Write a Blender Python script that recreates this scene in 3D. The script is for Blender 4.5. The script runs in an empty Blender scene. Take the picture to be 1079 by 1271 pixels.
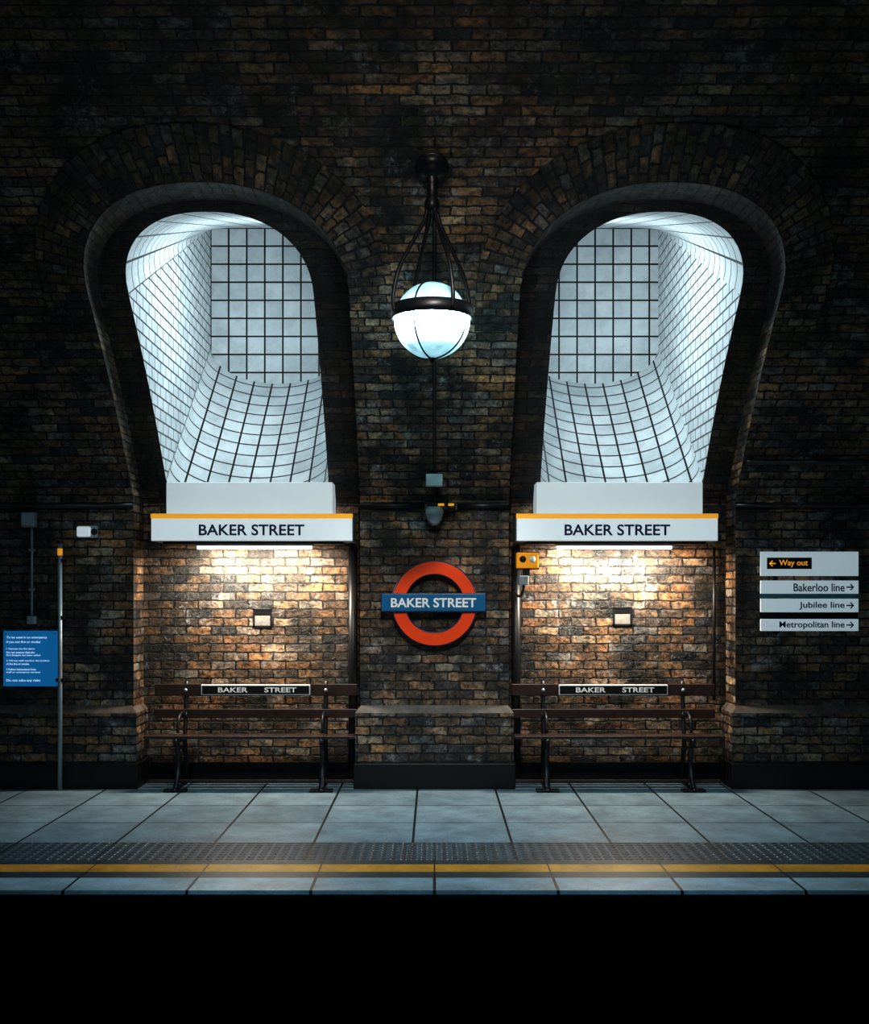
import bpy, math, random
from mathutils import Vector, Matrix
random.seed(4)
S = bpy.context.scene
S.view_settings.view_transform = 'Standard'
S.view_settings.look = 'None'
S.view_settings.exposure = .22
S.view_settings.gamma = .84

# ------------------------------------------------------------------ materials
def new_mat(name):
    m = bpy.data.materials.new(name); m.use_nodes = True
    nt = m.node_tree; b = nt.nodes['Principled BSDF']
    return m, nt, b
def mixc(nt, fac, a, b, bt='MIX'):
    n = nt.nodes.new('ShaderNodeMix'); n.data_type = 'RGBA'; n.blend_type = bt
    for s, v in ((0, fac), (6, a), (7, b)):
        if isinstance(v, bpy.types.NodeSocket): nt.links.new(v, n.inputs[s])
        elif isinstance(v, (int, float)): n.inputs[s].default_value = v
        else: n.inputs[s].default_value = (*v, 1)
    return n.outputs[2]
def ramp(nt, src, stops):
    r = nt.nodes.new('ShaderNodeValToRGB'); nt.links.new(src, r.inputs[0])
    e = r.color_ramp.elements
    while len(e) < len(stops): e.new(0.5)
    for i, (p, c) in enumerate(stops):
        e[i].position = p; e[i].color = (c, c, c, 1) if isinstance(c, (int, float)) else (*c, 1)
    return r.outputs[0]
def noise(nt, vec, scale, detail=4, rough=.6):
    n = nt.nodes.new('ShaderNodeTexNoise'); n.inputs['Scale'].default_value = scale
    n.inputs['Detail'].default_value = detail; n.inputs['Roughness'].default_value = rough
    if vec: nt.links.new(vec, n.inputs['Vector'])
    return n.outputs['Fac']
def bump(nt, h, dist, strength=1.0, nrm=None):
    b = nt.nodes.new('ShaderNodeBump'); b.inputs['Distance'].default_value = dist
    b.inputs['Strength'].default_value = strength; nt.links.new(h, b.inputs['Height'])
    if nrm: nt.links.new(nrm, b.inputs['Normal'])
    return b.outputs[0]
def mth(nt, op, a, b):
    n = nt.nodes.new('ShaderNodeMath'); n.operation = op
    for i, v in enumerate((a, b)):
        if isinstance(v, bpy.types.NodeSocket): nt.links.new(v, n.inputs[i])
        else: n.inputs[i].default_value = v
    return n.outputs[0]

def plain(name, col, rough=.5, metal=0.0, var=.25, scale=12, emis=None, es=0):
    m, nt, b = new_mat(name)
    tc = nt.nodes.new('ShaderNodeTexCoord')
    f = noise(nt, tc.outputs['Object'], scale, 5)
    f = ramp(nt, f, [(.3, 0), (.75, 1)])
    c = mixc(nt, f, col, tuple(x * (1 - var) for x in col))
    nt.links.new(c, b.inputs['Base Color'])
    b.inputs['Roughness'].default_value = rough; b.inputs['Metallic'].default_value = metal
    if emis:
        b.inputs['Emission Color'].default_value = (*emis, 1); b.inputs['Emission Strength'].default_value = es
    return m

def brick_mat(name, bw=.228, rh=.079, c1=(.47, .265, .125), c2=(.038, .046, .052), mortar=(.008, .013, .017), ms=.009, salt_amt=.85, gain=1.0):
    m, nt, b = new_mat(name)
    uv = nt.nodes.new('ShaderNodeTexCoord')
    nz = nt.nodes.new('ShaderNodeTexNoise'); nz.inputs['Scale'].default_value = 14; nz.inputs['Detail'].default_value = 3
    nt.links.new(uv.outputs['UV'], nz.inputs['Vector'])
    sub = nt.nodes.new('ShaderNodeVectorMath'); sub.operation = 'SUBTRACT'; sub.inputs[1].default_value = (.5, .5, .5)
    nt.links.new(nz.outputs['Color'], sub.inputs[0])
    sc = nt.nodes.new('ShaderNodeVectorMath'); sc.operation = 'SCALE'; sc.inputs['Scale'].default_value = .036
    nt.links.new(sub.outputs[0], sc.inputs[0])
    ad = nt.nodes.new('ShaderNodeVectorMath'); ad.operation = 'ADD'
    nt.links.new(uv.outputs['UV'], ad.inputs[0]); nt.links.new(sc.outputs[0], ad.inputs[1])
    br = nt.nodes.new('ShaderNodeTexBrick'); nt.links.new(ad.outputs[0], br.inputs['Vector'])
    br.inputs['Scale'].default_value = 1; br.inputs['Brick Width'].default_value = bw
    br.inputs['Row Height'].default_value = rh; br.inputs['Mortar Size'].default_value = ms
    br.inputs['Mortar Smooth'].default_value = .3; br.inputs['Bias'].default_value = 0
    br.inputs['Color1'].default_value = (0, 0, 0, 1); br.inputs['Color2'].default_value = (1, 1, 1, 1)
    br.inputs['Mortar'].default_value = (.5, .5, .5, 1)
    mid = tuple((p * .45 + q * .55) for p, q in zip(c1, c2))
    kinds = ramp(nt, br.outputs['Color'], [(0, c2), (.3, mid), (.55, (mid[0] * 1.15, mid[1] * .98, mid[2] * .8)), (.75, c1), (.9, (.28, .25, .22)), (1, (.54, .38, .23))])
    P = uv.outputs['UV']
    col = mixc(nt, br.outputs['Fac'], kinds, mortar)
    soot = ramp(nt, noise(nt, P, 1.5, 9, .76), [(.41, (.05, .085, .12)), (.49, (.40, .45, .50)), (.60, (1.3, 1.18, 1.05))])
    col = mixc(nt, 1.0, col, soot, 'MULTIPLY')
    fine = ramp(nt, noise(nt, P, 18, 9, .82), [(.40, .10), (.56, 1.3)])
    col = mixc(nt, 1.0, col, fine, 'MULTIPLY')
    salt = ramp(nt, noise(nt, P, 2.9, 12, .88), [(.545, 0), (.63, 1)])
    inv = mth(nt, 'SUBTRACT', 1.0, br.outputs['Fac'])
    sm = mth(nt, 'MULTIPLY', mth(nt, 'MULTIPLY', salt, mth(nt, 'ADD', mth(nt, 'MULTIPLY', inv, .7), .3)), salt_amt)
    col = mixc(nt, sm, col, (.45, .48, .48))
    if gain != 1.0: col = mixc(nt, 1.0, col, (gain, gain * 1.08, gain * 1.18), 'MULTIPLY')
    nt.links.new(col, b.inputs['Base Color'])
    ro = ramp(nt, noise(nt, P, 9, 5), [(.3, .24), (.7, .68)])
    nt.links.new(ro, b.inputs['Roughness'])
    b1 = bump(nt, inv, .014)
    b2 = bump(nt, noise(nt, P, 30, 6, .7), .014, 1, b1)
    nt.links.new(b2, b.inputs['Normal'])
    return m

def tile_mat(name, w=.196, h=.196, offset=0.0, ms=.0095):
    m, nt, b = new_mat(name)
    uv = nt.nodes.new('ShaderNodeTexCoord')
    br = nt.nodes.new('ShaderNodeTexBrick'); nt.links.new(uv.outputs['UV'], br.inputs['Vector'])
    br.offset = offset; br.inputs['Scale'].default_value = 1
    br.inputs['Brick Width'].default_value = w; br.inputs['Row Height'].default_value = h
    br.inputs['Mortar Size'].default_value = ms; br.inputs['Mortar Smooth'].default_value = .1
    br.inputs['Color1'].default_value = (.78, .82, .83, 1); br.inputs['Color2'].default_value = (.66, .71, .73, 1)
    br.inputs['Mortar'].default_value = (.003, .004, .006, 1)
    g = ramp(nt, noise(nt, uv.outputs['UV'], 2.2, 9, .75), [(.35, .75), (.56, 1)])
    col = mixc(nt, 1.0, br.outputs['Color'], g, 'MULTIPLY')
    nt.links.new(col, b.inputs['Base Color']); b.inputs['Roughness'].default_value = .35
    inv = mth(nt, 'SUBTRACT', 1.0, br.outputs['Fac'])
    nt.links.new(bump(nt, inv, .004), b.inputs['Normal'])
    return m

def paving_mat(name, c1, c2, w, h, ox, oy, ms=.010, joint=(.006, .010, .013)):
    m, nt, b = new_mat(name)
    tc = nt.nodes.new('ShaderNodeTexCoord')
    mp = nt.nodes.new('ShaderNodeMapping'); mp.inputs['Location'].default_value = (ox, oy, 0)
    nt.links.new(tc.outputs['Object'], mp.inputs['Vector'])
    br = nt.nodes.new('ShaderNodeTexBrick'); nt.links.new(mp.outputs[0], br.inputs['Vector'])
    br.offset = 0; br.inputs['Scale'].default_value = 1
    br.inputs['Brick Width'].default_value = w; br.inputs['Row Height'].default_value = h
    br.inputs['Mortar Size'].default_value = ms; br.inputs['Mortar Smooth'].default_value = .2
    br.inputs['Color1'].default_value = (*c1, 1); br.inputs['Color2'].default_value = (*c2, 1)
    br.inputs['Mortar'].default_value = (*joint, 1)
    g = ramp(nt, noise(nt, tc.outputs['Object'], 3.5, 8, .7), [(.3, .5), (.65, 1.05)])
    col = mixc(nt, 1.0, br.outputs['Color'], g, 'MULTIPLY')
    g2 = ramp(nt, noise(nt, tc.outputs['Object'], 60, 3, .6), [(.3, .8), (.6, 1)])
    col = mixc(nt, 1.0, col, g2, 'MULTIPLY')
    nt.links.new(col, b.inputs['Base Color']); b.inputs['Roughness'].default_value = .38
    nt.links.new(bump(nt, noise(nt, tc.outputs['Object'], 40, 4), .002), b.inputs['Normal'])
    return m, nt, b, tc, col

M_brick = brick_mat('old_stock_brick')
M_brick_dark = brick_mat('dark_inner_arch_brick', salt_amt=.2, gain=.28)  # same brick, much darker and slightly bluer, with fewer pale patches
M_ring = brick_mat('arch_voussoir_brick', bw=.115, rh=.078, c1=(.44, .245, .115), salt_amt=.3)
M_tile = tile_mat('white_glazed_tile')
M_tile_side = tile_mat('white_glazed_tile_bonded', w=.20, h=.105, offset=.5, ms=.008)
M_pave = paving_mat('platform_paving', (.27, .37, .43), (.20, .285, .34), .686, .686, .15, 2.19)[0]
M_cope = paving_mat('coping_stone_white', (.55, .78, .92), (.46, .66, .79), .72, 5, .0, 4.0)[0]
M_dark = paving_mat('coping_asphalt', (.045, .08, .10), (.035, .06, .075), .72, 5, .0, 4.0)[0]
M_yell = paving_mat('yellow_line_paint', (1.0, .46, .03), (.95, .41, .03), .72, 5, .0, 4.0, ms=.005)[0]
M_tact, nt, b, tc, col = paving_mat('tactile_paving', (.08, .13, .165), (.055, .095, .125), .686, .686, .15, 2.19)
vo = nt.nodes.new('ShaderNodeTexVoronoi'); vo.inputs['Scale'].default_value = 15; vo.inputs['Randomness'].default_value = 0
nt.links.new(tc.outputs['Object'], vo.inputs['Vector'])
dots = ramp(nt, vo.outputs['Distance'], [(.22, 1), (.38, 0)])
c = mixc(nt, dots, col, (.025, .037, .048)); nt.links.new(c, b.inputs['Base Color'])
nt.links.new(bump(nt, dots, .006), b.inputs['Normal'])

M_soot = plain('sooty_concrete', (.02, .032, .042), .8, var=.6, scale=3)
M_skirt = plain('black_glazed_skirting', (.003, .004, .006), .5, var=.4, scale=5)
M_iron = plain('black_iron', (.010, .012, .016), .4, .1)
M_wood = plain('dark_varnished_wood', (.055, .034, .032), .25, var=.5, scale=8)
M_white = plain('white_enamel', (.78, .80, .80), .35, var=.08, scale=4)
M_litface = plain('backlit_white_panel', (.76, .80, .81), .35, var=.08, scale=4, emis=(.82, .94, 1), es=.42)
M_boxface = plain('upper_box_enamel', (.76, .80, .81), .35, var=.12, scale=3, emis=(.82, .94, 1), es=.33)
M_signface = plain('glowing_sign_white', (.76, .80, .82), .35, var=.08, scale=4, emis=(.76, .92, 1), es=.32)  # sign has no lamp; glow added to lift its dim white face
M_grey = plain('grey_enamel', (.46, .50, .52), .4, var=.15, scale=4)
M_vent = plain('dirty_vent_plate', (.26, .26, .25), .5, var=.5, scale=20)
M_orange = plain('orange_stripe', (.95, .46, .03), .4, var=.05, emis=(1, .44, .03), es=.50)
M_navy = plain('navy_lettering', (.004, .02, .09), .4, var=.05)
M_black = plain('black_enamel', (.008, .008, .009), .35, var=.1)
M_red = plain('roundel_red', (.97, .09, .015), .35, var=.12, scale=5)
M_blue = plain('roundel_blue', (.008, .15, .34), .35, var=.1)
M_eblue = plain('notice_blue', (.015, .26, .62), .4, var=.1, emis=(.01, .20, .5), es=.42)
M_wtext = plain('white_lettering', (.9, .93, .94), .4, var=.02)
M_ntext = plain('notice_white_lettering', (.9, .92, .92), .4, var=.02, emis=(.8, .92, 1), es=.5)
M_steel = plain('galvanised_steel', (.45, .52, .58), .35, .3, var=.3)
M_teal = plain('teal_backing', (.06, .20, .24), .5)
M_amber = plain('amber_plastic', (.95, .42, .02), .35, var=.1, emis=(1, .4, .02), es=.25)
M_rail = plain('worn_rail_steel', (.12, .1, .09), .4, .8)
M_ballast = plain('dirty_ballast', (.03, .03, .03), .9, var=.8, scale=25)
M_stone = plain('plinth_cap_stone', (.15, .12, .10), .55, var=.7, scale=9)

M_globe, nt, b = new_mat('opal_lit_glass')
tc = nt.nodes.new('ShaderNodeTexCoord')
sx = nt.nodes.new('ShaderNodeSeparateXYZ'); nt.links.new(tc.outputs['Object'], sx.inputs[0])
mr = nt.nodes.new('ShaderNodeMapRange'); mr.inputs['From Min'].default_value = -.27; mr.inputs['From Max'].default_value = .27
nt.links.new(sx.outputs['Z'], mr.inputs['Value'])
lv = ramp(nt, mr.outputs[0], [(0, .008), (.15, .014), (.30, .10), (.44, 1), (.52, .9), (.66, .020), (.8, .009), (1, .006)])
nzz = ramp(nt, noise(nt, tc.outputs['Object'], 9, 5), [(.35, .5), (.65, 1)])
nt.links.new(mth(nt, 'MULTIPLY', mth(nt, 'MULTIPLY', lv, 90.0), nzz), b.inputs['Emission Strength'])
b.inputs['Emission Color'].default_value = (.45, .87, 1, 1); b.inputs['Base Color'].default_value = (.4, .55, .6, 1)
b.inputs['Roughness'].default_value = .15
M_tube = plain('lit_fluorescent_tube', (.9, .9, .9), .3, emis=(1, .97, .93), es=8)

# ------------------------------------------------------------------ mesh helpers
def link(o): S.collection.objects.link(o); return o
def mesh_obj(name, V, F, mats, uvs=None, mi=None, smooth=False):
    me = bpy.data.meshes.new(name); me.from_pydata(V, [], F)
    for m in (mats if isinstance(mats, list) else [mats]): me.materials.append(m)
    if uvs:
        l = me.uv_layers.new(name='UVMap'); k = 0
        for fu in uvs:
            for c in fu: l.data[k].uv = c; k += 1
    if mi:
        for p, i in zip(me.polygons, mi): p.material_index = i
    if smooth:
        for p in me.polygons: p.use_smooth = True
    me.update()
    return link(bpy.data.objects.new(name, me))
def empty(name, loc):
    e = bpy.data.objects.new(name, None); e.location = loc; e.empty_display_size = .1
    return link(e)
def par(o, p):
    if p:
        o.parent = p; o.matrix_parent_inverse = Matrix.Translation(-Vector(p.location))
    return o
def box(name, x0, x1, y0, y1, z0, z1, mat, p=None, bev=.004):
    c = Vector(((x0 + x1) / 2, (y0 + y1) / 2, (z0 + z1) / 2)); h = Vector((abs(x1 - x0) / 2, abs(y1 - y0) / 2, abs(z1 - z0) / 2))
    V = [(h.x * a, h.y * b_, h.z * d) for a in (-1, 1) for b_ in (-1, 1) for d in (-1, 1)]
    F = [(0, 1, 3, 2), (4, 6, 7, 5), (0, 4, 5, 1), (2, 3, 7, 6), (0, 2, 6, 4), (1, 5, 7, 3)]
    o = mesh_obj(name, V, F, mat); o.location = c
    if bev:
        md = o.modifiers.new('bev', 'BEVEL'); md.width = min(bev, min(h) * .8); md.segments = 2
    return par(o, p)
def tube(name, pts, r, mat, p=None, n=12, closed=False, flat=None):
    pts = [Vector(q) for q in pts]; L = len(pts); V = []; F = []
    rs = r if isinstance(r, (list, tuple)) else [r] * L
    prev = None
    for i, q in enumerate(pts):
        if closed: t = pts[(i + 1) % L] - pts[i - 1]
        else: t = pts[min(i + 1, L - 1)] - pts[max(i - 1, 0)]
        t.normalize()
        if prev is None:
            a = Vector((1, 0, 0)) if abs(t.x) < .8 else Vector((0, 0, 1))
            u = (a - t * a.dot(t)).normalized()
        else: u = (prev - t * prev.dot(t)).normalized()
        prev = u; w = t.cross(u)
        for k in range(n):
            an = 2 * math.pi * k / n
            f = flat if flat else 1
            V.append(q + u * math.cos(an) * rs[i] + w * math.sin(an) * rs[i] * f)
    for i in range(L if closed else L - 1):
        j = (i + 1) % L
        for k in range(n):
            F.append((i * n + k, i * n + (k + 1) % n, j * n + (k + 1) % n, j * n + k))
    if not closed:
        F.append(tuple(range(n))[::-1]); F.append(tuple((L - 1) * n + k for k in range(n)))
    o = mesh_obj(name, V, F, mat, smooth=True)
    return par(o, p)
def smoothpts(pts, sub=6):
    pts = [Vector(q) for q in pts]; out = []
    P = [pts[0] * 2 - pts[1]] + pts + [pts[-1] * 2 - pts[-2]]
    for i in range(1, len(P) - 2):
        for k in range(sub):
            t = k / sub; a, b_, c_, d = P[i - 1], P[i], P[i + 1], P[i + 2]
            out.append(.5 * ((2 * b_) + (c_ - a) * t + (2 * a - 5 * b_ + 4 * c_ - d) * t * t + (3 * b_ - a - 3 * c_ + d) * t ** 3))
    out.append(pts[-1]); return out
def lathe(name, prof, loc, mat, p=None, n=40, rot=None):
    V = []; F = []
    for r, z in prof:
        for k in range(n):
            a = 2 * math.pi * k / n; V.append((r * math.cos(a), r * math.sin(a), z))
    for i in range(len(prof) - 1):
        for k in range(n):
            F.append((i * n + k, i * n + (k + 1) % n, (i + 1) * n + (k + 1) % n, (i + 1) * n + k))
    o = mesh_obj(name, V, F, mat, smooth=True); o.location = loc
    if rot: o.rotation_euler = rot
    return par(o, p)
def text(name, body, x, z, y, w, h, mat, p=None, anchor='c', off=.012):
    cu = bpy.data.curves.new(name + '_c', 'FONT'); cu.body = body; cu.offset = off; cu.extrude = .004; cu.resolution_u = 4
    t = link(bpy.data.objects.new(name + '_t', cu)); bpy.context.view_layer.update()
    dg = bpy.context.evaluated_depsgraph_get(); me = bpy.data.meshes.new_from_object(t.evaluated_get(dg))
    bpy.data.objects.remove(t)
    xs = [v.co.x for v in me.vertices]; ys = [v.co.y for v in me.vertices]
    X0, X1, Y0, Y1 = min(xs), max(xs), min(ys), max(ys)
    sx_ = w / (X1 - X0) if w else h / (Y1 - Y0); sz_ = h / (Y1 - Y0)
    ox = {'c': (X0 + X1) / 2, 'l': X0, 'r': X1}[anchor]
    for v in me.vertices:
        a, b_, c_ = v.co
        v.co = ((a - ox) * sx_, -c_ * .3 , (b_ - (Y0 + Y1) / 2) * sz_)
    me.materials.clear(); me.materials.append(mat)
    o = link(bpy.data.objects.new(name, me)); o.location = (x, y, z)
    return par(o, p)

# ------------------------------------------------------------------ the vault section
ZS = 2.55; YC = -6.8; ZC = -2.16; R2 = 6.8 ** 2 + (ZS - ZC) ** 2; R = math.sqrt(R2)
TH0 = math.atan2(ZS - ZC, 6.8)
def vy(z):
    if z <= ZS: return 0.0
    return YC + math.sqrt(max(0, R2 - (z - ZC) ** 2))
def vs(z):
    if z <= ZS: return z
    return ZS + R * (math.asin(min(1, (z - ZC) / R)) - TH0)
REC = .35
AX = 1.665; AH = 1.005; A_SPR = 4.02; A_CR = 4.62
WX = 1.695; WH = .735; W_SPR = 4.10; W_CR = 4.56
F_SIDE, F_MID = 2.76, 2.46
B_SIDE, B_MID, B_TOP, YB = 4.40, 4.00, 5.69, 2.24
ZTOP = 5.62
def ell(x, xc, a, z0, z1, pw=2.3):
    t = min(1, abs(x - xc) / a); return z0 + (z1 - z0) * (1 - t ** pw) ** (1 / pw)
def cosx(xc, a, n): return [xc - a * math.cos(math.pi * i / n) for i in range(n + 1)]
def zlist(z0, z1, n_max=.12):
    zz = [z0]
    if z0 < ZS < z1: zz += [ZS]
    zz.append(z1); out = []
    for a, b_ in zip(zz[:-1], zz[1:]):
        n = max(1, int((b_ - a) / n_max + .99)) if b_ > ZS + 1e-6 else 1
        out += [a + (b_ - a) * i / n for i in range(n)]
    out.append(z1); return out

V = []; F = []; U = []; MI = []
def strip(xa, xb, za, zb, ya=0):
    lo = min(za[0], zb[0]); hi = max(za[1], zb[1])
    n = max(2, int((hi - lo) / .12)) if hi > ZS else 1
    ts = [i / n for i in range(n + 1)]
    base = len(V)
    for t in ts:
        for x, zz in ((xa, za), (xb, zb)):
            z = zz[0] + (zz[1] - zz[0]) * t
            V.append((x, vy(z) + ya, z))
    for i in range(n):
        f = (base + 2 * i, base + 2 * i + 1, base + 2 * i + 3, base + 2 * i + 2)
        F.append(f); U.append([(V[k][0], vs(V[k][2])) for k in f])
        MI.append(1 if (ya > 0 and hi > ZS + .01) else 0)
def column(xa, xb, ya=0, top=ZTOP):
    strip(xa, xb, (0, ZS), (0, ZS), ya)
    strip(xa, xb, (ZS, top), (ZS, top), ya)
XE = 7.0
for a, b_ in ((-XE, -AX - AH), (-AX + AH, AX - AH), (AX + AH, XE)): column(a, b_)
for s in (-1, 1):
    xs = cosx(s * AX, AH, 40)
    for a, b_ in zip(xs[:-1], xs[1:]):
        za, zb = ell(a, s * AX, AH, A_SPR, A_CR), ell(b_, s * AX, AH, A_SPR, A_CR)
        strip(a, b_, (za, ZTOP), (zb, ZTOP))
    out = [(s * AX - AH, z) for z in zlist(0, A_SPR)] + [(x, ell(x, s * AX, AH, A_SPR, A_CR)) for x in xs[1:-1]] + [(s * AX + AH, z) for z in reversed(zlist(0, A_SPR))]
    d = 0
    for (x0, z0), (x1, z1) in zip(out[:-1], out[1:]):
        L = math.dist((x0, vy(z0), z0), (x1, vy(z1), z1)); k = len(V)
        V += [(x0, vy(z0), z0), (x1, vy(z1), z1), (x1, vy(z1) + REC, z1), (x0, vy(z0) + REC, z0)]
        F.append((k, k + 1, k + 2, k + 3)); U.append([(0.0, d), (0.0, d + L), (REC, d + L), (REC, d)]); d += L
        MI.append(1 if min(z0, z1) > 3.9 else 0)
    xl, xr = s * WX - WH, s * WX + WH
    al, ar = s * AX - AH, s * AX + AH
    def aco(x): return ell(x, s * AX, AH, A_SPR, A_CR)
    for e0, e1 in ((al, xl), (xr, ar)):
        nn = 12; cs = [e0 + (e1 - e0) * i / nn for i in range(nn + 1)]
        for a, b_ in zip(cs[:-1], cs[1:]):
            strip(a, b_, (0, ZS), (0, ZS), REC); strip(a, b_, (ZS, aco(a)), (ZS, aco(b_)), REC)
    cs = cosx(s * WX, WH, 36)
    def wf(x): return F_SIDE - (F_SIDE - F_MID) * math.sqrt(max(0, 1 - ((x - s * WX) / WH) ** 2))
    for a, b_ in zip(cs[:-1], cs[1:]):
        strip(a, b_, (0, min(ZS, wf(a))), (0, min(ZS, wf(b_))), REC)
        if max(wf(a), wf(b_)) > ZS: strip(a, b_, (min(ZS, wf(a)), wf(a)), (min(ZS, wf(b_)), wf(b_)), REC)
        wa, wb = ell(a, s * WX, WH, W_SPR, W_CR), ell(b_, s * WX, WH, W_SPR, W_CR)
        strip(a, b_, (wa, max(wa, aco(a))), (wb, max(wb, aco(b_))), REC)
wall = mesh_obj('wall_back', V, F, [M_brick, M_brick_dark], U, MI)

# voussoir rings on the vault face around each arch
V = []; F = []; U = []
RW = .345
for s in (-1, 1):
    pts = [(s * AX - AH, z) for z in (3.8, 3.9)] + [(x, ell(x, s * AX, AH, A_SPR, A_CR)) for x in cosx(s * AX, AH, 48)] + [(s * AX + AH, z) for z in (3.9, 3.8)]
    rows = []; d = 0
    for i, (x, z) in enumerate(pts):
        a = pts[max(i - 1, 0)]; c = pts[min(i + 1, len(pts) - 1)]
        tx, tz = c[0] - a[0], (c[1] - a[1]) * 1.35; l = math.hypot(tx, tz)
        nx, nz_ = -tz / l, tx / l
        if i: d += math.dist((x, vy(z), z), (pts[i - 1][0], vy(pts[i - 1][1]), pts[i - 1][1]))
        row = []
        for k in range(7):
            w = RW * k / 6; px_, pz_ = x + nx * w, z + nz_ * w * .74
            row.append(((px_, vy(pz_) - .008, pz_), (w, d * 1.12)))
        row.append(((px_, vy(pz_) + .03, pz_), (w + .03, d * 1.12)))
        rows.append(row)
    for r0, r1 in zip(rows[:-1], rows[1:]):
        for k in range(7):
            b0 = len(V); q = [r0[k], r1[k], r1[k + 1], r0[k + 1]]
            V += [t[0] for t in q]; F.append((b0, b0 + 1, b0 + 2, b0 + 3)); U.append([t[1] for t in q])
mesh_obj('trim_1', V, F, M_ring, U)

V = []; F = []; U = []
t0 = math.acos(max(-1, (vy(ZTOP) - YC) / R)); t1 = math.pi - TH0
n = 30
prof = [(YC + R * math.cos(t0 + (t1 - t0) * i / n), ZC + R * math.sin(t0 + (t1 - t0) * i / n), R * (t0 + (t1 - t0) * i / n)) for i in range(n + 1)]
for y, z, s_ in prof: V += [(-XE, y, z), (XE, y, z)]
for i in range(n):
    f = (2 * i, 2 * i + 1, 2 * i + 3, 2 * i + 2); F.append(f)
    U.append([(V[k][0], prof[k // 2][2]) for k in f])
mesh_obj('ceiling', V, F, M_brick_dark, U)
mesh_obj('wall_front', [(-XE, 2 * YC, 0), (XE, 2 * YC, 0), (XE, 2 * YC, ZS), (-XE, 2 * YC, ZS)], [(0, 1, 2, 3)], M_brick, [[(-XE, 0), (XE, 0), (XE, ZS), (-XE, ZS)]])

# ------------------------------------------------------------------ light wells
for wi, s in enumerate((-1, 1)):
    V = []; F = []; U = []; MI = []
    xc = s * WX; ND = 14
    def quad(q, uv, mi):
        b0 = len(V); V.extend(q); F.append((b0, b0 + 1, b0 + 2, b0 + 3)); U.append(uv); MI.append(mi)
    for sd in (-1, 1):
        x = xc + sd * WH; NZ = 16
        for i in range(NZ):
            for j in range(ND):
                q = []
                for a, b_ in ((i, j), (i + 1, j), (i + 1, j + 1), (i, j + 1)):
                    t = a / NZ; u = b_ / ND
                    zf = F_SIDE + (W_SPR - F_SIDE) * t; zb = B_SIDE + (B_TOP - B_SIDE) * t
                    yf = vy(zf) + REC; q.append((x, yf + (YB - yf) * u, zf + (zb - zf) * u))
                quad(q, [(c_[1], c_[2]) for c_ in q], 1)
    xs = cosx(xc, WH, 28)
    def arclen(fn):
        o = [0]
        for a, b_ in zip(xs[:-1], xs[1:]): o.append(o[-1] + math.hypot(b_ - a, fn(b_) - fn(a)))
        return o
    ff = lambda x: F_SIDE - (F_SIDE - F_MID) * math.sqrt(max(0, 1 - ((x - xc) / WH) ** 2))
    fb = lambda x: B_SIDE - (B_SIDE - B_MID) * math.sqrt(max(0, 1 - ((x - xc) / WH) ** 2))
    cf = lambda x: ell(x, xc, WH, W_SPR, W_CR); cb = lambda x: B_TOP
    for fn0, fn1 in ((ff, fb), (cf, cb)):
        al_ = arclen(fn0)
        for i in range(28):
            for j in range(ND):
                q = []; uv = []
                for a, b_ in ((i, j), (i + 1, j), (i + 1, j + 1), (i, j + 1)):
                    x = xs[a]; u = b_ / ND; z0, z1 = fn0(x), fn1(x); y0 = vy(z0) + REC
                    q.append((x, y0 + (YB - y0) * u, z0 + (z1 - z0) * u))
                    uv.append((al_[a], u * math.hypot(YB - y0, z1 - z0)))
                quad(q, uv, 0)
    for a, b_ in zip(xs[:-1], xs[1:]):
        q = [(a, YB, fb(a)), (b_, YB, fb(b_)), (b_, YB, B_TOP), (a, YB, B_TOP)]
        quad(q, [(c_[0] - xc + WH, c_[2] - B_TOP) for c_ in q], 0)
    w = mesh_obj('window_%d' % (wi + 1), V, F, [M_tile, M_tile_side], U, MI)
    xin = -s * WH + xc
    L = empty('wall_strip_light', (xin + s * .03, .55, 4.55))
    box('body', xin + s * .003, xin + s * .045, -.35, 1.45, 4.50, 4.60, M_white, L)
    li = bpy.data.lights.new('well_tube', 'AREA'); li.shape = 'RECTANGLE'; li.size = 1.7; li.size_y = .08
    li.energy = 64; li.color = (.80, .94, 1)
    lo = link(bpy.data.objects.new('tube_light', li)); lo.location = (xin + s * .05, .55, 4.55)
    dirv = Vector((s, 0.05, -.12))
    zax = -dirv.normalized(); xax = (Vector((0, 1, 0)) - zax * zax.y).normalized(); yax = zax.cross(xax)
    lo.rotation_euler = Matrix((xax, yax, zax)).transposed().to_euler(); par(lo, L)

# ------------------------------------------------------------------ platform & track
YE = -3.44
bands = [(.36, -2.19, 0), (-2.19, -2.705, 1), (-2.705, -2.81, 2), (-2.81, -3.0, 3), (-3.0, -3.15, 2), (-3.15, YE, 4)]
V = []; F = []; MI = []
for y0, y1, m in bands:
    k = len(V); V += [(-XE, y0, 0), (XE, y0, 0), (XE, y1, 0), (-XE, y1, 0)]; F.append((k, k + 3, k + 2, k + 1)); MI.append(m)
for (ya, za), (yb, zb), m in (((YE, 0), (YE - .015, -.02), 4), ((YE - .015, -.02), (YE - .015, -.05), 2), ((YE - .015, -.05), (YE + .1, -.07), 5), ((YE + .1, -.07), (YE + .1, -1.1), 5)):
    k = len(V); V += [(-XE, ya, za), (XE, ya, za), (XE, yb, zb), (-XE, yb, zb)]; F.append((k, k + 3, k + 2, k + 1)); MI.append(m)
mesh_obj('floor', V, F, [M_pave, M_tact, M_dark, M_yell, M_cope, M_soot], None, MI)
mesh_obj('floor_track_bed', [(-XE, YE + .1, -1.1), (XE, YE + .1, -1.1), (XE, -9.8, -1.1), (-XE, -9.8, -1.1)], [(0, 1, 2, 3)], M_ballast)
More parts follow.
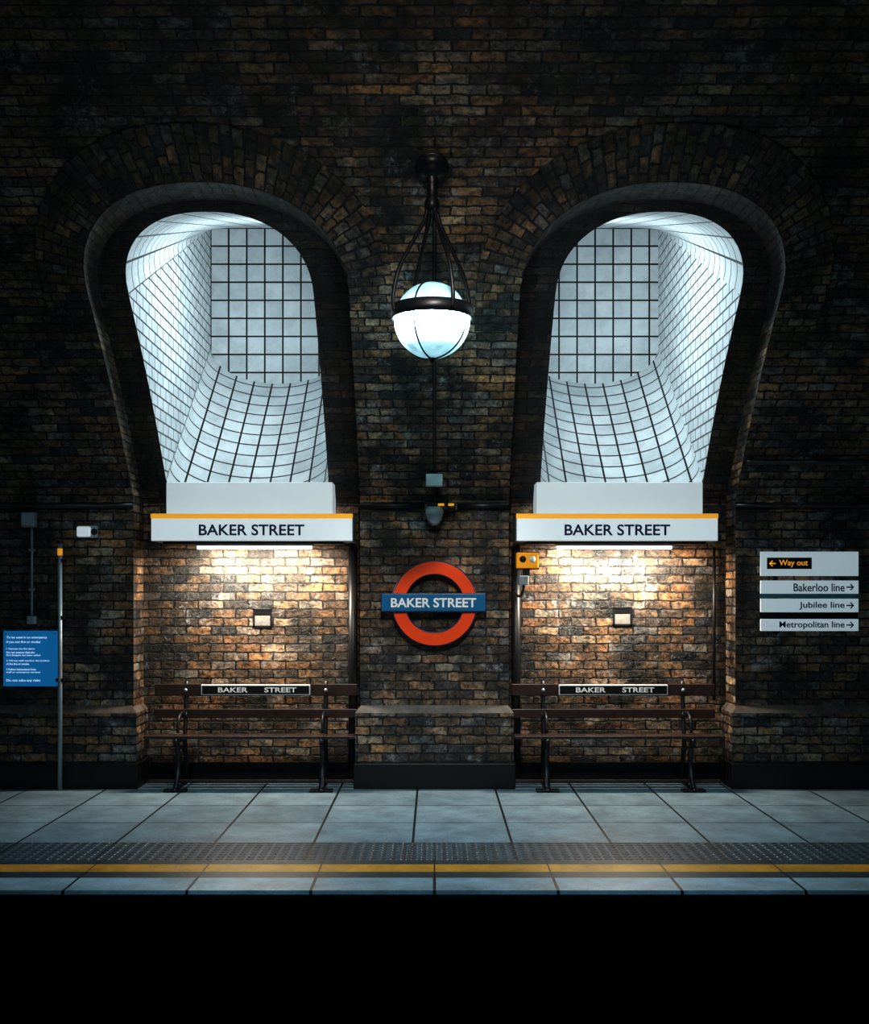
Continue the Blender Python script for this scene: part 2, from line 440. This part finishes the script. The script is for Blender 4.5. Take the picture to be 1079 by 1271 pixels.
mesh_obj('floor_opposite_platform', [(-XE, -9.8, -1.1), (XE, -9.8, -1.1), (XE, -9.8, 0), (-XE, -9.8, 0), (XE, 2 * YC, 0), (-XE, 2 * YC, 0)], [(0, 1, 2, 3), (3, 2, 4, 5)], M_soot)
for yc in (-5.0, -8.2):
    T = empty('railway_track', (0, yc, -1.1))
    for i in range(19):
        x = -6.6 + i * .73; box('sleeper_%d' % i, x, x + .25, yc - 1.25, yc + 1.25, -1.1, -1.02, M_soot, T, .01)
    for j, o in enumerate((-.72, .72)):
        box('rail_foot_%d' % j, -XE, XE, yc + o - .06, yc + o + .06, -1.02, -1.0, M_rail, T, .004)
        box('rail_web_%d' % j, -XE, XE, yc + o - .012, yc + o + .012, -1.0, -.9, M_rail, T, 0)
        box('rail_head_%d' % j, -XE, XE, yc + o - .034, yc + o + .034, -.9, -.865, M_rail, T, .008)

def plinth(name, x0, x1):
    pj = .05
    V = []; F = []; U = []
    for ins, (z, y) in ((0, (0.0, -pj)), (0, (.67, -pj)), (pj, (.735, -.001))):
        V += [(x0 + (ins if x0 > -5 else 0), y if ins == 0 else -.001, z), (x1 - (ins if x1 < 5 else 0), y if ins == 0 else -.001, z),
              (x1 - (ins if x1 < 5 else 0), REC - .002, z), (x0 + (ins if x0 > -5 else 0), REC - .002, z)]
    for lv in range(2):
        for k in range(4):
            if k == 2: continue
            a, b_ = lv * 4 + k, lv * 4 + (k + 1) % 4
            f = (a, b_, b_ + 4, a + 4); F.append(f)
            ax = 0 if k == 0 else 1
            U.append([(V[i][ax], V[i][2]) for i in f])
    return mesh_obj(name, V, F, [M_brick, M_stone], U, [0, 0, 0, 1, 1, 1])
xp = AX - AH + .04; xq = AX + AH - .04
plinth('trim_2', -xp, xp); plinth('trim_3', -XE, -xq); plinth('trim_4', xq, XE)
B = empty('baseboard_back', (0, 0, 0))
box('pier', -xp - .015, xp + .015, -.068, REC, 0, .23, M_skirt, B, .01)
box('left', -XE, -xq + .015, -.068, REC, 0, .23, M_skirt, B, .01); box('right', xq - .015, XE, -.068, REC, 0, .23, M_skirt, B, .01)
for s in (-1, 1):
    box('alcove', min(s * xp, s * xq), max(s * xp, s * xq), REC - .03, REC, 0, .18, M_skirt, B, .006)

# ------------------------------------------------------------------ lit fascia signs over each alcove
for s in (-1, 1):
    xc = s * 1.61
    G = empty('illuminated_station_sign', (xc, 0, 2.3))
    box('casing', xc - .89, xc + .89, -.06, REC - .003, 2.185, 2.43, M_grey, G, .006)
    box('face_panel', xc - .885, xc + .885, -.072, -.058, 2.19, 2.385, M_litface, G, .003)
    box('stripe', xc - .89, xc + .89, -.073, -.057, 2.387, 2.428, M_orange, G, .002)
    text('lettering', 'BAKER STREET', xc, 2.285, -.0745, .93, .098, M_navy, G, off=.018)
    box('upper_box', s * 1.645 - .74, s * 1.645 + .74, .02, REC - .003, 2.432, 2.715, M_boxface, G, .008)
    box('under_trough', xc - .80, xc + .80, .0, .25, 2.165, 2.185, M_black, G, .004)
    box('tube_body', xc - .53, xc + .53, .05, .13, 2.148, 2.166, M_white, G, .004)
    tube('tube', [(xc - .51, .09, 2.135), (xc + .51, .09, 2.135)], .014, M_tube, G)
    li = bpy.data.lights.new('fascia_tube', 'AREA'); li.shape = 'RECTANGLE'; li.size = 1.0; li.size_y = .03
    li.energy = 62; li.color = (1, .86, .69)
    lo = link(bpy.data.objects.new('tube_light', li)); lo.location = (xc, .09, 2.115); lo.rotation_euler = (math.radians(12), 0, 0); par(lo, G)

# ------------------------------------------------------------------ benches
def bench(xc):
    G = empty('platform_bench', (xc, 0.1, 0))
    L = .92
    box('back_slat_top', xc - L, xc + L, .225, .25, .80, .905, M_wood, G, .006)
    box('back_slat_mid', xc - L, xc + L, .20, .225, .60, .68, M_wood, G, .006)
    for i, y in enumerate((-.17, -.075, .02, .115)):
        box('seat_slat_%d' % i, xc - L, xc + L, y, y + .08, .455 - .008 * i, .482 - .008 * i, M_wood, G, .006)
    box('stretcher', xc - L, xc + L, .0, .03, .045, .075, M_wood, G, .004)
    for k, dx in enumerate((-.635, .635)):
        x = xc + dx
        tube('back_post_%d' % k, smoothpts([(x, .30, .02), (x, .225, .22), (x, .19, .42), (x, .225, .62), (x, .265, .93)]), .02, M_iron, G, flat=1.0)
        tube('front_leg_%d' % k, smoothpts([(x, -.15, .445), (x, -.085, .36), (x, -.07, .24), (x, -.11, .12), (x, -.19, .02)]), .024, M_iron, G)
        tube('seat_bearer_%d' % k, smoothpts([(x, -.19, .44), (x, 0, .425), (x, .2, .425)]), .018, M_iron, G)
        tube('brace_%d' % k, smoothpts([(x, -.08, .22), (x, .02, .33), (x, .12, .33), (x, .22, .22)]), .013, M_iron, G)
        tube('foot_bar_%d' % k, [(x, -.24, .016), (x, .31, .016)], .016, M_iron, G)
        box('foot_plate_%d' % k, x - .10, x + .10, -.23, -.13, 0, .022, M_iron, G, .004)
        tube('arm_%d' % k, smoothpts([(x, .225, .64), (x, .05, .66), (x, -.06, .62), (x, -.1, .50)]), .013, M_iron, G)
        for j, (yy, zz) in enumerate(((.222, .85), (.197, .64))):
            lathe('bolt_%d_%d' % (k, j), [(0, .008), (.012, .006), (.016, 0)], (x, yy, zz), M_steel, G, 12, (math.pi / 2, 0, 0))
    box('plate_rim', xc - .495, xc + .495, .212, .2245, .805, .90, M_wtext, G, .005)
    box('plate', xc - .485, xc + .485, .207, .2125, .815, .89, M_black, G, .004)
    text('plate_word_a', 'BAKER', xc - .205, .8525, .206, .27, .045, M_wtext, G, off=.02)
    text('plate_word_b', 'STREET', xc + .225, .8525, .206, .29, .045, M_wtext, G, off=.02)
bench(-1.62); bench(1.62)

# ------------------------------------------------------------------ roundel
G = empty('station_roundel_sign', (0, -.05, 1.637))
V = []; F = []; n = 96
for y in (-.085, -.06):
    for r in (.262, .368):
        for k in range(n):
            a = 2 * math.pi * k / n; V.append((r * math.cos(a), y, 1.637 + r * math.sin(a)))
for k in range(n):
    j = (k + 1) % n
    F += [(k, j, n + j, n + k), (2 * n + k, 3 * n + k, 3 * n + j, 2 * n + j), (k, 2 * n + k, 2 * n + j, j), (n + k, n + j, 3 * n + j, 3 * n + k)]
par(mesh_obj('ring', V, F, M_red), G)
for nm, r in (('ring_edge_outer', .370), ('ring_edge_inner', .260)):
    tube(nm, [(r * math.cos(a * 2 * math.pi / n), -.073, 1.637 + r * math.sin(a * 2 * math.pi / n)) for a in range(n)], .009, M_navy, G, 8, True)
box('bar_rim', -.468, .452, -.108, -.086, 1.563, 1.728, M_navy, G, .004)
box('bar', -.460, .444, -.112, -.10, 1.571, 1.720, M_blue, G, .004)
text('lettering', 'BAKER STREET', -.008, 1.645, -.1135, .75, .084, M_wtext, G, off=.025)
for i, (x, z) in enumerate(((-.31, 1.74), (.31, 1.74), (-.31, 1.53), (.31, 1.53))):
    tube('stand_off_%d' % i, [(x, -.001, z), (x, -.065, z)], .013, M_iron, G)

# ------------------------------------------------------------------ pendant globe
PX, PY, PZ = -.017, -2.15, 3.625
G = empty('pendant_globe_lamp', (PX, PY, PZ))
o = lathe('globe', [(max(0.0001, .262 * math.sin(math.pi * i / 32)), -.262 * math.cos(math.pi * i / 32)) for i in range(33)], (PX, PY, PZ), M_globe, G, 48)
lathe('band', [(.266, .0), (.284, -.01), (.290, .025), (.286, .08), (.268, .085), (.266, .0)], (PX, PY, PZ + .015), M_iron, G, 48)
for k in range(4):
    a = math.radians(28 + 90 * k); ca, sa = math.cos(a), math.sin(a)
    tube('arm_%d' % k, smoothpts([(PX + r * ca, PY + r * sa, z) for r, z in ((.292, PZ + .03), (.300, PZ + .14), (.255, PZ + .33), (.15, PZ + .53), (.065, PZ + .68), (.03, PZ + .80))]), .0145, M_iron, G)
    tube('meridian_%d' % k, [(PX + .266 * math.sin(t) * math.cos(a + .6), PY + .266 * math.sin(t) * math.sin(a + .6), PZ - .266 * math.cos(t)) for t in [math.pi * i / 24 for i in range(25)]], .0065, M_iron, G, 6)
lathe('collar', [(.0, .74), (.05, .76), (.055, .82), (.036, .86), (.034, .95), (.046, .98), (.036, 1.01), (.055, 1.03), (.105, 1.06), (.11, 1.13), (0.0, 1.14)], (PX, PY, PZ), M_iron, G, 24)
lathe('ceiling_rose', [(0, .09), (.05, .085), (.075, .05), (.115, .035), (.125, 0), (.125, -.03)], (PX, PY, 4.70), M_iron, G, 32, (math.radians(180 - 40), 0, 0))
lathe('finial', [(0, -.30), (.014, -.295), (.02, -.28), (.03, -.262), (.02, -.255)], (PX, PY, PZ), M_iron, G, 16)

zz = [2.80 + i * .1 for i in range(19)]
tube('lamp_supply_conduit', [(-.0, vy(z) - .02, z) for z in zz], .014, M_iron)

G = empty('dome_security_camera', (0, -.1, 2.5))
box('junction_box', -.075, .07, vy(2.76) - .10, vy(2.76) - .002, 2.655, 2.76, M_white, G, .008)
tube('drop', [(0, -.17, 2.66), (0, -.13, 2.50)], .012, M_iron, G)
box('bracket', -.06, .19, -.15, -.05, 2.487, 2.515, M_black, G, .004)
box('hazard_tag_a', .03, .085, -.153, -.147, 2.49, 2.512, M_orange, G, 0)
box('hazard_tag_b', .12, .17, -.153, -.147, 2.49, 2.512, M_orange, G, 0)
lathe('housing', [(0, .06), (.06, .055), (.078, .03), (.08, 0), (.072, -.01)], (.0, -.11, 2.43), M_grey, G, 24)
lathe('dome', [(.072, 0), (.068, -.04), (.05, -.075), (.025, -.095), (0, -.1)], (.0, -.11, 2.42), M_steel, G, 24)

tube('cable_run', [(-XE, -.025, 2.50), (-AX - AH, -.025, 2.50)], .024, M_iron)
tube('cable_run', [(-.66, -.027, 2.50), (-.09, -.027, 2.50)], .025, M_iron)
tube('cable_run', [(.20, -.027, 2.50), (.66, -.027, 2.50)], .025, M_iron)
tube('cable_run', [(AX + AH, -.025, 2.50), (XE, -.025, 2.50)], .018, M_iron)
tube('cable_run', [(AX + AH + .03, vy(2.86) - .027, 2.86), (XE, vy(2.86) - .027, 2.86)], .024, M_iron)
for s in (-1, 1):
    tube('drain_pipe', [(s * .745, .30, .0), (s * .745, .30, 2.16)], .042, M_iron)
tube('cable_run', [(2.56, .32, .75), (2.56, .32, 2.15)], .014, M_iron)

# ------------------------------------------------------------------ alcove vents
for xc, zc in ((-1.578, 1.50), (1.725, 1.515)):
    G = empty('wall_air_vent', (xc, REC, zc))
    h = .088
    box('frame_top', xc - h, xc + h, REC - .008, REC - .001, zc + h - .018, zc + h, M_iron, G, .002)
    box('frame_bottom', xc - h, xc + h, REC - .008, REC - .001, zc - h, zc - h + .018, M_iron, G, .002)
    box('frame_l', xc - h, xc - h + .018, REC - .008, REC - .001, zc - h, zc + h, M_iron, G, .002)
    box('frame_r', xc + h - .018, xc + h, REC - .008, REC - .001, zc - h, zc + h, M_iron, G, .002)
    box('plate', xc - .07, xc + .07, REC - .006, REC - .001, zc - .07, zc + .02, M_vent, G, .002)
    box('painted_void', xc - .07, xc + .07, REC - .005, REC - .001, zc + .02, zc + .07, M_black, G, 0)  # flat black plate, paints the shade inside the niche

G = empty('emergency_alarm_box', (.83, .1, 2.0))
box('case', .73, .925, .02, .12, 1.95, 2.09, M_amber, G, .01)
box('back', .715, .94, .12, .17, 1.94, 2.10, M_black, G, .004)
tube('arm', [(.83, .17, 2.02), (.83, .345, 2.02)], .02, M_iron, G)
for i, x in enumerate((.785, .87)):
    lathe('lens_%d' % i, [(0, .025), (.018, .022), (.028, .008), (.03, 0)], (x, .02, 2.03), M_wtext if i else M_black, G, 20, (math.pi / 2, 0, 0))
box('neck', .79, .85, .05, .11, 1.88, 1.95, M_iron, G, .006)
box('camera_body', .75, .84, .03, .13, 1.80, 1.885, M_steel, G, .01)
tube('cable', smoothpts([(.80, .08, 1.80), (.79, .09, 1.74), (.76, .13, 1.70), (.72, .2, 1.74)]), .012, M_iron, G)

# ------------------------------------------------------------------ left pier equipment
G = empty('fire_instruction_sign', (-3.57, -.02, 1.15))
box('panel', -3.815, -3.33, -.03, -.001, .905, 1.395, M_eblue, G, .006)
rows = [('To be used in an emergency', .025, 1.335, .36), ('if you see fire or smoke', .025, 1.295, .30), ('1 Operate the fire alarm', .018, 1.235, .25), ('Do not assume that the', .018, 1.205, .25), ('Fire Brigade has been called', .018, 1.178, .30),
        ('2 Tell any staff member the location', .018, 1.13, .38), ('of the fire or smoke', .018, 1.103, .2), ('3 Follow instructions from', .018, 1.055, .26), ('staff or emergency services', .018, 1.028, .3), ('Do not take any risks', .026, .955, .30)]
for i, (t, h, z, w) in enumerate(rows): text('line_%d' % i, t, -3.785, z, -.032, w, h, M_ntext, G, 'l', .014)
for i, (x, z) in enumerate(((-3.79, 1.37), (-3.355, 1.37))): lathe('screw_%d' % i, [(0, .004), (.008, 0)], (x, -.03, z), M_steel, G, 10, (math.pi / 2, 0, 0))
G = empty('electrical_junction_box', (-3.58, -.05, 2.37))
box('case', -3.64, -3.52, -.09, -.001, 2.31, 2.44, M_steel, G, .01)
box('lid', -3.63, -3.53, -.10, -.088, 2.32, 2.43, M_grey, G, .004)
tube('conduit', [(-3.56, -.03, 2.31), (-3.56, -.03, 1.52)], .011, M_steel, G)
box('outlet', -3.595, -3.525, -.06, -.001, 1.455, 1.525, M_grey, G, .006)
for i, z in enumerate((2.1, 1.75)): box('saddle_%d' % i, -3.585, -3.535, -.045, -.001, z, z + .02, M_steel, G, .003)
G = empty('emergency_light', (-3.07, -.05, 2.27))
box('base', -3.16, -2.98, -.05, -.001, 2.215, 2.325, M_grey, G, .01)
box('diffuser', -3.15, -3.03, -.09, -.048, 2.225, 2.315, M_litface, G, .015)
lathe('eye', [(0, .03), (.02, .025), (.03, 0)], (-3.005, -.05, 2.27), M_black, G, 20, (math.pi / 2, 0, 0))
G = empty('wall_riser_pipe', (-3.29, -.09, 1.0))
tube('pipe', [(-3.29, -.095, 0.0), (-3.29, -.095, 2.17)], .02, M_steel, G)
tube('band', [(-3.29, -.095, 2.06), (-3.29, -.095, 2.12)], .0225, M_orange, G)
tube('cap', [(-3.29, -.095, 2.165), (-3.29, -.095, 2.19)], .026, M_iron, G)
for i, z in enumerate((.95, 1.5, 2.0)): box('clip_%d' % i, -3.325, -3.255, -.11, -.001, z, z + .03, M_iron, G, .003)

# ------------------------------------------------------------------ right pier directional signs
G = empty('directional_sign', (3.31, -.02, 1.75))
X0, X1 = 2.88, 3.745
for i, x in enumerate((3.0, 3.6)): box('rail_%d' % i, x, x + .04, -.02, -.001, 1.37, 2.12, M_iron, G, .002)
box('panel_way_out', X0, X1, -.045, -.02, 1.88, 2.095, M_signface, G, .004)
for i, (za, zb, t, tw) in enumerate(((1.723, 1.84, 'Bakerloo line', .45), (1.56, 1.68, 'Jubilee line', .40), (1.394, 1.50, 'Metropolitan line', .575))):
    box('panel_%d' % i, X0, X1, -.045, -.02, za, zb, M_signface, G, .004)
    zc = (za + zb) / 2
    text('text_%d' % i, t, 3.69, zc - .003, -.0465, tw, .07, M_navy, G, 'r', .012) if False else text('text_%d' % i, t, 3.62, zc - .003, -.0465, tw, .07, M_navy, G, 'r', .012)
    tube('arrow_shaft_%d' % i, [(3.637, -.047, zc), (3.695, -.047, zc)], .006, M_navy, G, 6)
    tube('arrow_head_%d' % i, [(3.672, -.047, zc + .026), (3.698, -.047, zc), (3.672, -.047, zc - .026)], .006, M_navy, G, 6)
box('strip_teal_a', X0, X1, -.03, -.018, 1.685, 1.72, M_teal, G, 0)
box('strip_teal_b', X0, X1, -.03, -.018, 1.505, 1.555, M_black, G, 0)
box('way_out_plate', 2.935, 3.33, -.05, -.044, 1.942, 2.042, M_black, G, .002)
text('way_out_text', 'Way out', 3.295, 1.99, -.0515, .255, .066, M_orange, G, 'r', .016)
tube('arrow_shaft', [(2.96, -.052, 1.99), (3.01, -.052, 1.99)], .006, M_orange, G, 6)
tube('arrow_head', [(2.983, -.052, 2.014), (2.957, -.052, 1.99), (2.983, -.052, 1.966)], .006, M_orange, G, 6)

# ------------------------------------------------------------------ added spotlights, out of view, to brighten platform, wall and signs
def flood(x, y, z, tgt, e, ang, col, blend=1.0, soft=.1):
    G = empty('added_floodlight', (x, y, z))
    d = (Vector(tgt) - Vector((x, y, z))).normalized()
    rot = d.to_track_quat('-Z', 'Y').to_euler()
    lathe('shade', [(.03, .16), (.05, .14), (.14, .02), (.15, -.02), (.14, -.02), (.13, .02), (.04, .12)], (x, y, z), M_iron, G, 28, rot)
    tube('stem', [(x, y, z + .14), (x, y, math.sqrt(R2 - (y - YC) ** 2) + ZC)], .014, M_iron, G)
    li = bpy.data.lights.new('flood', 'SPOT'); li.energy = e; li.color = col; li.spot_size = math.radians(ang); li.spot_blend = blend
    li.shadow_soft_size = soft
    lo = link(bpy.data.objects.new('lamp', li)); lo.location = Vector((x, y, z)) + d * .04
    lo.rotation_euler = rot; par(lo, G)
for x in (-.8, .8):
    flood(x, -4.0, 5.35, (x * 1.5, -1.6, 0), 430, 52, (.42, .80, 1))
flood(0, -6.8, 5.6, (0, -.6, 2.5), 430, 54, (1, .90, .79))
flood(0.4, -5.6, 5.75, (0, 0, 1.5), 720, 22, (1, .95, .88))
flood(-2.4, -6.8, 5.6, (-2.9, -.1, 1.3), 120, 40, (.45, .82, 1))
flood(2.4, -6.8, 5.6, (2.9, -.1, 1.4), 120, 40, (.45, .82, 1))

w = bpy.data.worlds.new('dark'); S.world = w; w.use_nodes = True
w.node_tree.nodes['Background'].inputs[0].default_value = (.02, .06, .085, 1); w.node_tree.nodes['Background'].inputs[1].default_value = .3

cam = bpy.data.cameras.new('camera'); co = link(bpy.data.objects.new('camera', cam))
co.location = (0, -10, 1.73); co.rotation_euler = (math.pi / 2, 0, 0)
cam.sensor_fit = 'HORIZONTAL'; cam.sensor_width = 36; cam.lens = 36 * 1400 / 1079; cam.shift_y = 100.5 / 1079
S.camera = co
